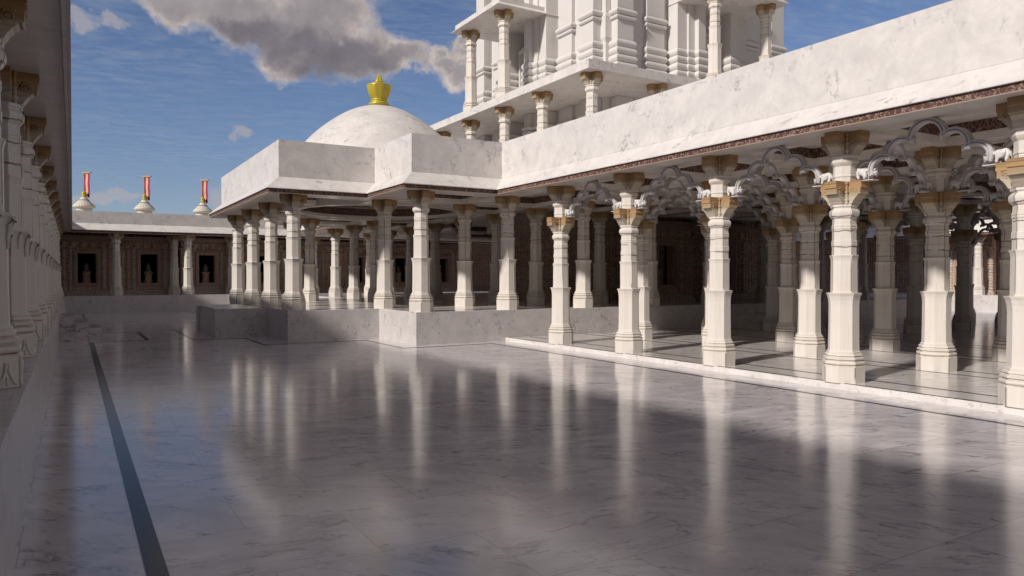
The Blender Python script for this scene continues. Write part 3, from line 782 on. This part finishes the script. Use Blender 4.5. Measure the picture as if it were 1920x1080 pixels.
# sanctuary body at hall level
sanct = empty('sanctuary_wall'); tag(sanct, 'dark carved sandstone wall of the inner sanctuary behind the hall columns', 'wall')
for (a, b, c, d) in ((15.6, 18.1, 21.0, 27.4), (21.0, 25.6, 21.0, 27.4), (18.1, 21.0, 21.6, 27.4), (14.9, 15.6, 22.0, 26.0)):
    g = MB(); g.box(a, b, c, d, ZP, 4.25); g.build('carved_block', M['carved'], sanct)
for x in (15.6, 16.4, 17.2, 18.05, 21.05, 21.9, 22.7, 23.5):
    pr = []; z = .9
    while z < 3.9: pr += [(.16, z), (.16, z + .1), (.22, z + .12), (.22, z + .18)]; z += .24
    g = MB(); g.lathe(pr + [(.2, 4.24)], 8, cx=x, cy=21.0, rot=R8); g.build('pilaster', M['carved'], sanct)
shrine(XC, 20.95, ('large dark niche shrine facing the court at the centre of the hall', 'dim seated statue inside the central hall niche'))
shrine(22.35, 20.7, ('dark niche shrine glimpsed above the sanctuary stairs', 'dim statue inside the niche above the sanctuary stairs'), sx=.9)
shrine(40.95, gy(5) + 1.2, ('distant carved shrine behind the bright column beyond the colonnade', 'statue in the distant shrine beyond the colonnade'), rz=-PI / 2)

# ------------------------------------------------------------------ terrace, balconies and tower
TXC, TYC = 19.55, 23.65
def slab(name, lab, x0, x1, y0, y1, z0, z1, tip):
    o = empty(name); tag(o, lab, 'roof')
    path = [(x0, y0), (x0, y1), (x1, y1), (x1, y0), (x0, y0)]      # clockwise, outside on the left
    path = list(reversed(path))
    g = MB(); g.prism([(x0 + .003, y0 + .003), (x1 - .003, y0 + .003), (x1 - .003, y1 - .003), (x0 + .003, y1 - .003)], z0 + .01, z1 - .004); g.build('slab', M['wall'], o)
    # mitred fascia
    q = tip
    vs = []
    for (x, y, sx, sy) in ((x0, y0, -1, -1), (x1, y0, 1, -1), (x1, y1, 1, 1), (x0, y1, -1, 1)):
        vs += [(x, y, z1), (x, y, z0 + q), (x + sx * q, y + sy * q, z0 + .01), (x + sx * q, y + sy * q, z0), (x - sx * .3, y - sy * .3, z0)]
    fs = []
    for k in range(4):
        a = 5 * k; b = 5 * ((k + 1) % 4)
        for m_ in range(4): fs.append((a + m_, b + m_, b + m_ + 1, a + m_ + 1))
    fs.append((0, 5, 10, 15)); fs.append((4, 9, 14, 19))
    g = MB(); g.add(vs, fs); g.build('fascia', M['wall'], o); return o
slab('terrace', 'long white terrace slab on columns above the colonnade parapet', 12.72, 2 * TXC - 12.72, 16.93, 2 * TYC - 16.93, ZT1S, 8.0, .015)
slab('balcony', 'small balcony roof at upper left of the tower, on two tall columns', 12.72, 15.6, 22.05, 25.45, ZT2S, 11.42, .13)
slab('balcony', 'balcony roof right of the tower front, cut by the top edge', 17.95, 21.15, 16.95, 19.6, ZT2S, 11.42, .13)

tower = empty('temple_tower', (TXC, TYC, 4.62)); tag(tower, 'white stepped temple tower with banded mouldings rising behind the terrace', 'tower')
# plan blocks: (a = distance west/south of the centre, b0, b1 lateral range), mirrored to all four sides
BL = [(5.20, .62, .95), (5.02, .95, 1.25), (4.95, 1.25, 1.70), (4.56, 1.95, 2.73), (4.67, 3.42, 4.10)]
def dirs():
    for q in range(4):
        a = q * PI / 2; yield math.cos(a), math.sin(a)
def rect(cx, sy, a0, a1, b0, b1, grow=0):
    """rectangle with a along (cx,sy), b along its left normal"""
    A0, A1, B0, B1 = a0, a1 + grow, b0 - grow, b1 + grow
    return [(cx * A - sy * B, sy * A + cx * B) for A, B in ((A0, B0), (A1, B0), (A1, B1), (A0, B1))]
Z = lambda z: z - 4.62
def tower_level(zb, zt, scale=1.0, ground=False):
    for (c, s_) in dirs():
        for sd in (1, -1):
            for bi, (a, b0, b1) in enumerate(BL):
                bb0, bb1 = (b0, b1) if sd == 1 else (-b1, -b0)
                a_, bb0, bb1 = a * scale, bb0 * scale, bb1 * scale
                g = MB()
                g.prism(rect(c, s_, 3.2 * scale, a_, bb0, bb1), Z(zb), Z(zt))
                def torus(z0, z1, pr):
                    n = 5
                    for k in range(n):
                        t0, t1 = k / n, (k + 1) / n; r0 = pr * math.sin(PI * (t0 * .8 + .1)); r1 = pr * math.sin(PI * (t1 * .8 + .1))
                        P0 = rect(c, s_, 3.25 * scale, a_, bb0, bb1, r0); P1 = rect(c, s_, 3.25 * scale, a_, bb0, bb1, r1)
                        za, zc = Z(z0 + (z1 - z0) * t0), Z(z0 + (z1 - z0) * t1)
                        g.add([(*p, za) for p in P0] + [(*p, zc) for p in P1], [(i, (i + 1) % 4, 4 + (i + 1) % 4, 4 + i) for i in range(4)])
                nb = 5
                hb = .25 if not ground else .0
                if not ground:
                    top = zb + 1.62
                    for k in range(nb): torus(zb + .36 + k * hb, zb + .36 + (k + 1) * hb - .012, .115 - .008 * k)
                    if bi > 2: torus(zb + 2.26, zb + 2.40, .075); torus(zb + 2.42, zb + 2.62, .10)
                    torus(zb + 4.4, zb + 4.55, .07); torus(zb + 4.57, zb + 4.8, .09)
                else:
                    torus(zt - .75, zt - .62, .05); torus(zt - .6, zt - .45, .08)
                g.build('moulded_pier', M['tower'], tower)
def core(zb, zt, s=1.0):
    poly = []
    q = [(4.45, 0), (4.45, 2.95), (4.28, 2.95), (4.28, 4.28)]
    g = MB()
    for (c, s_) in dirs():
        pass
    g.prism([(x * s, y * s) for x, y in ((-4.2, -4.2), (4.2, -4.2), (4.2, 4.2), (-4.2, 4.2))], Z(zb), Z(zt))
    for k, (c, s_) in enumerate(dirs()): g.prism(rect(c, s_, 4.0 * s, (4.42) * s, -3.2 * s, 3.2 * s), Z(zb) + .002 * k, Z(zt) - .002 * k)
    g.build('core', M['tower'], tower)
    for sx in (1, -1):       # thin corner pier with its bracket
        for sy in (1, -1):
            g = MB(); cx, cy = sx * 4.2 * s, sy * 4.2 * s
            g.lathe([(.13, Z(zb)), (.17, Z(zb) + .1), (.17, Z(zb) + .4), (.13, Z(zb) + .46), (.13, Z(zb) + 1.55), (.2, Z(zb) + 1.7), (.2, Z(zb) + 2.4), (.14, Z(zb) + 2.5), (.14, Z(zt))], 4, cx=cx + sx * .02, cy=cy + sy * .02, rot=PI / 4)
            g.build('corner_pier', M['tower'], tower)
core(4.62, 7.73); core(8.0, 14.5)
tower_level(4.62, 7.72, ground=True); tower_level(8.0, 14.2)
# recessed door panels in the middle of each face and eaves of the body
for k, (c, s_) in enumerate(dirs()):
    g = MB(); g.prism(rect(c, s_, 4.43, 4.60, -.62, .62), Z(8.0), Z(10.6)); g.prism(rect(c, s_, 4.43, 4.75, -.5, -.42), Z(8.0), Z(10.3)); g.prism(rect(c, s_, 4.43, 4.75, .42, .5), Z(8.0), Z(10.3)); g.prism(rect(c, s_, 4.43, 4.78, -.5, .5), Z(10.3), Z(10.42))
    g.build('blind_door', M['tower'], tower)
# curved spire
sp = [(0, 1.0), (1.5, .97), (3.5, .88), (5.5, .75), (7.5, .58), (9.0, .42), (10, .30)]
for a, b in zip(sp, sp[1:]):
    g = MB(); P0 = []; 
    pts = [(-4.9, -1.7), (-4.9, 1.7), (-4.5, 1.7), (-4.5, 3.2), (-4.2, 3.2), (-4.2, 4.2), (-3.2, 4.2), (-3.2, 4.5), (-1.7, 4.5), (-1.7, 4.9)]
    full = []
    for q in range(4):
        an = -q * PI / 2
        full += [(x * math.cos(an) - y * math.sin(an), x * math.sin(an) + y * math.cos(an)) for x, y in pts]
    N = len(full)
    vs = [(x * a[1], y * a[1], Z(14.5) + a[0]) for x, y in full] + [(x * b[1], y * b[1], Z(14.5) + b[0] - .06) for x, y in full]
    g.add(vs, [tuple(range(N)), tuple(range(N, 2 * N))] + [(i, (i + 1) % N, N + (i + 1) % N, N + i) for i in range(N)])
    g.build('spire_course', M['tower'], tower)
g = MB(); g.lathe(smooth([(1.0, Z(24.4)), (1.5, Z(24.7)), (1.7, Z(25.1)), (1.4, Z(25.5)), (.6, Z(25.7)), (.3, Z(26.2)), (.05, Z(26.8))]), 32, fn=lambda a, z: 1 + .04 * math.cos(a * 16), smooth=True); g.build('crown_disc', M['tower'], tower)

# ------------------------------------------------------------------ rooftop spirelets with banners on the far gallery
def spirelet_parts(r):
    g = MB(); g.lathe([(.36, -.6), (.36, .0), (.40, .02)], 24); g.build('drum', M['cone'], r)
    g = MB(); g.lathe(smooth([(.34, -.05), (.46, -.03), (.50, .03), (.48, .08), (.40, .17), (.31, .26), (.235, .34)], 1), 72, fn=lambda a, z: 1 + .035 * abs(math.cos(a * 12)), smooth=False); g.build('ribbed_cone', M['cone'], r)
    g = MB(); g.lathe([(.235, .34), (.245, .355), (.235, .37)], 24); g.build('collar', M['dark'], r)
    g = MB(); g.lathe(smooth([(.225, .37), (.19, .42), (.13, .50), (.11, .53)], 1), 72, fn=lambda a, z: 1 + .03 * abs(math.cos(a * 12))); uc = g.build('upper_cone', M['cone'], r)
    g = MB(); g.lathe(smooth([(.08, .52), (.13, .55), (.14, .60), (.09, .64), (.10, .68), (.125, .72), (.10, .77), (.05, .80), (.03, .84)], 1), 20, smooth=True); g.build('gold_pot', M['gold'], uc)
    remember(r)
def banner_parts(r):
    g = MB(); g.lathe([(.018, -.5), (.018, 1.10)], 10); g.build('pole', M['pole'], r)
    g = MB(); g.box(-.10, .42, -.04, .04, 1.02, 1.10); cb = g.build('crossbar', M['pole'], r)
    for a, b, m_, nm, zb in ((.01, .115, 'red', 'red_stripe', -.08), (.115, .235, 'cream', 'cream_stripe', -.16), (.235, .345, 'red', 'red_stripe', -.20)):
        g = MB(); N = 14; vs = []
        for k in range(N + 1):
            z = 1.03 + (zb - 1.03) * k / N; w_ = .012 * math.sin(k * .8)
            vs += [(a, w_ - .006, z), (b, w_ - .006, z), (b, w_ + .006, z), (a, w_ + .006, z)]
        fs = [(4 * k + i, 4 * k + (i + 1) % 4, 4 * k + 4 + (i + 1) % 4, 4 * k + 4 + i) for k in range(N) for i in range(4)] + [(0, 1, 2, 3), (4 * N, 4 * N + 1, 4 * N + 2, 4 * N + 3)]
        g.add(vs, fs); g.build(nm, M[m_], cb)
    remember(r)
sp0 = empty('roof_spirelet'); spirelet_parts(sp0); bn0 = empty('striped_banner'); banner_parts(bn0)
where = ['leftmost', 'middle', 'rightmost']
for k, x in enumerate((.52, 3.27, 6.12)):
    a = sp0 if k == 0 else copy_tree(sp0); b = bn0 if k == 0 else copy_tree(bn0)
    a.location = (x, 43.0, 5.28); b.location = (x + .0, 43.25, 6.00); b.rotation_euler = (0, 0, -.75)
    tag(a, f'{where[k]} ribbed cone spirelet with gold pot on the far gallery roof', 'spirelet', 'spirelets on the far gallery roof')
    tag(b, f'{where[k]} red and cream striped banner above a spirelet on the far roof', 'banner', 'striped banners on the far gallery roof')

# ------------------------------------------------------------------ camera
cam = bpy.data.cameras.new('camera'); co = bpy.data.objects.new('camera', cam); COL.objects.link(co); scn.camera = co
cam.sensor_width = 36; cam.lens = 1372.0 / 1920 * 36; cam.clip_end = 2000; cam.clip_start = .05
co.location = (0, 0, 1.7); co.rotation_euler = (PI / 2 - .0137, 0, -.5406)

# ------------------------------------------------------------------ sun and sky
sd = Vector((1, .23, -.66)).normalized()
sun = bpy.data.lights.new('sun', 'SUN'); sun.energy = 4.7; sun.angle = math.radians(3.4); sun.color = (1.0, .93, .86)
so = bpy.data.objects.new('sun', sun); COL.objects.link(so); so.rotation_euler = (-sd).to_track_quat('Z', 'Y').to_euler(); so.location = (-20, -10, 30)
w = bpy.data.worlds.new('World'); scn.world = w; w.use_nodes = True
nt = w.node_tree; nt.nodes.clear(); t = NT(nt)
out = t.n('ShaderNodeOutputWorld'); bg = t.n('ShaderNodeBackground'); nt.links.new(bg.outputs[0], out.inputs[0])
sky = t.n('ShaderNodeTexSky', sky_type='NISHITA'); sky.sun_disc = False
sky.sun_elevation = math.asin(-sd.z); sky.sun_rotation = math.atan2(-sd.x, -sd.y); sky.air_density = 1.0; sky.dust_density = .6; sky.ozone_density = 2.5; sky.altitude = 300
SKYS = .05
bg.inputs[1].default_value = SKYS
D = t.n('ShaderNodeTexCoord').outputs['Generated']
s = t.sep(D)
az = t.math('ARCTAN2', s[0], s[1]); el = t.math('ARCSINE', s[2])
DG = 180 / PI
P = t.comb(t.math('MULTIPLY', az, DG), t.math('MULTIPLY', el, DG), 0.0)       # degrees
wn1 = t.noise(P, .22, 6, .6, color=True); wn2 = t.noise(P, .75, 6, .65, color=True)
PW = t.vmath('ADD', P, t.vmath('SCALE', t.vmath('SUBTRACT', wn1, (.5, .5, .5)), 4.5))
PW = t.vmath('ADD', PW, t.vmath('SCALE', t.vmath('SUBTRACT', wn2, (.5, .5, .5)), 1.2))
PW = t.scalev(PW, (1, 1, 0))
f_, yaw_, pit_ = 1372.0, .5406, -.0137
def pix(u, v):
    F = Vector((math.sin(yaw_) * math.cos(pit_), math.cos(yaw_) * math.cos(pit_), math.sin(pit_))); R = Vector((math.cos(yaw_), -math.sin(yaw_), 0)); U = R.cross(F)
    d = (F + R * ((u - 960) / f_) - U * ((v - 540) / f_)).normalized()
    return math.degrees(math.atan2(d.x, d.y)), math.degrees(math.asin(d.z))
def blobs(lst):
    acc = None
    for u, v, ru, rv in lst:
        a, e = pix(u, v); a1, _ = pix(u + ru, v); _, e1 = pix(u, v + rv)
        q = t.vmath('SUBTRACT', PW, (a, e, 0)); q = t.scalev(q, (1 / abs(a1 - a), 1 / abs(e1 - e), 0))
        l = t.math('SUBTRACT', 1.0, t.vmath('LENGTH', q, out=1))
        acc = l if acc is None else t.math('SMOOTH_MAX', acc, l, .25)
    return acc
big = blobs([(330, -2, 95, 55), (450, 8, 150, 75), (575, 55, 150, 92), (660, 98, 125, 62), (545, 108, 90, 45), (740, 112, 75, 34), (480, -90, 280, 100), (610, 10, 110, 75)])
right = blobs([(880, 92, 55, 36), (865, 135, 70, 48), (825, 118, 40, 28), (930, 150, 55, 50)])
small = blobs([(155, 52, 26, 24), (200, 50, 30, 12), (445, 250, 26, 13), (200, 372, 60, 20), (235, 362, 30, 14), (415, 372, 40, 30), (150, 385, 40, 14), (690, 250, 22, 12)])
dens = t.math('MAXIMUM', big, right)
det = t.noise(P, .55, 7, .62); det2 = t.noise(P, 1.6, 6, .6)
a_big = t.maprange(t.math('ADD', dens, t.math('MULTIPLY', t.math('SUBTRACT', det2, .5), .22)), -.02, .40, 0.0, 1.0, True)
a_small = t.math('MULTIPLY', t.maprange(small, .0, .55, 0.0, 1.0, True), .55)
# cloud luminance: bright fringe, grey violet body
k = PI and 1.0
edge = t.maprange(t.math('ADD', big, t.math('MULTIPLY', t.math('SUBTRACT', det, .5), .9)), .08, .62)
elv = t.sep(P)[1]
body = t.ramp(edge, [(0, (.66, .57, .52)), (.25, (.56, .49, .455)), (.55, (.42, .37, .365)), (1, (.32, .29, .30))])
darkb = blobs([(640, 110, 130, 48), (550, 88, 110, 40), (470, 50, 90, 30), (600, 135, 70, 25)])
body = t.mix(t.math('MULTIPLY', t.maprange(t.math('ADD', darkb, t.math('MULTIPLY', t.math('SUBTRACT', det, .5), .5)), -.1, .6, 0.0, 1.0, True), .8), body, (.165, .152, .180))
rb = t.ramp(t.maprange(t.math('ADD', right, t.math('MULTIPLY', t.math('SUBTRACT', det2, .5), 1.2)), .05, .7), [(0, (.66, .57, .52)), (.5, (.55, .48, .455)), (1, (.36, .325, .34))])
ccol = t.mix(t.maprange(t.math('SUBTRACT', right, big), -.1, .1), body, rb)
q1 = t.noise(P, .24, 6, .58); q2 = t.noise(t.vmath('ADD', P, (-.9, .9, 0)), .24, 6, .58)
rel = t.math('MULTIPLY', t.math('SUBTRACT', q1, q2), 1.5)
rel = t.math('ADD', 1.0, t.math('MULTIPLY', t.math('TANH', t.math('MULTIPLY', rel, 2.6)), .26))
ccol = t.mix(1.0, ccol, t.comb(rel, rel, rel), 'MULTIPLY')
# ripples of high cloud
zc = t.math('MAXIMUM', s[2], .04)
pl = t.comb(t.math('DIVIDE', s[0], zc), t.math('DIVIDE', s[1], zc), 0.0)
rot = t.n('ShaderNodeVectorRotate', rotation_type='Z_AXIS'); t.put(rot.inputs['Vector'], pl); rot.inputs['Angle'].default_value = math.radians(18)
rp_ = t.scalev(rot.outputs[0], (1.0, 1.7, 1.0))
rw = t.vmath('ADD', rp_, t.vmath('SCALE', t.noise(rp_, .8, 3, .5, color=True), .8))
rip = t.noise(rw, 6.5, 4, .6)
rmask = t.maprange(t.noise(pl, .45, 3, .5), .30, .55)
ra = t.math('MULTIPLY', t.math('MULTIPLY', t.maprange(rip, .40, .72), rmask), .28)
ra = t.math('MULTIPLY', ra, t.maprange(elv, 1.0, 5.0))
inv = 1 / SKYS
def bright(c, m=inv): return t.mix(1.0, c, (m, m, m), 'MULTIPLY')
def deep(c): return t.mix(1.0, c, (1.5, 1.5, 1.74), 'MULTIPLY')
col = deep(sky.outputs[0])
col = t.mix(ra, col, tuple(x * inv for x in (.40, .43, .50)))
col = t.mix(a_small, col, tuple(x * inv for x in (.46, .42, .42)))
col = t.mix(a_big, col, bright(ccol))
# unseen cloud deck overhead and behind the viewer, added to set the fill light
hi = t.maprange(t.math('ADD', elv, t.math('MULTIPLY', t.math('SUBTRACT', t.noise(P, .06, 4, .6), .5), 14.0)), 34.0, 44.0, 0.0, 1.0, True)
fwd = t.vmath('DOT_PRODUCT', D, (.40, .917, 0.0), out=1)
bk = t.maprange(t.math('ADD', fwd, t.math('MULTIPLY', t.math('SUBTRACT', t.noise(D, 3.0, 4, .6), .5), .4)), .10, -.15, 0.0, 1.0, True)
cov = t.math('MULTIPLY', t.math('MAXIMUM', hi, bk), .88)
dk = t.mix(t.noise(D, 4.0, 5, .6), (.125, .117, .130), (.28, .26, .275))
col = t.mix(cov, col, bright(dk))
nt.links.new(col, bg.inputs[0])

# ------------------------------------------------------------------ render settings
scn.view_settings.view_transform = 'Standard'; scn.view_settings.look = 'None'; scn.view_settings.gamma = 1; scn.view_settings.exposure = -.04
scn.render.engine = 'CYCLES'; scn.cycles.max_bounces = 8; scn.cycles.diffuse_bounces = 6; scn.cycles.glossy_bounces = 4
scn.cycles.use_denoising = True
for o in list(COL.objects):
    if o.name.endswith('_cage'): bpy.data.objects.remove(o)
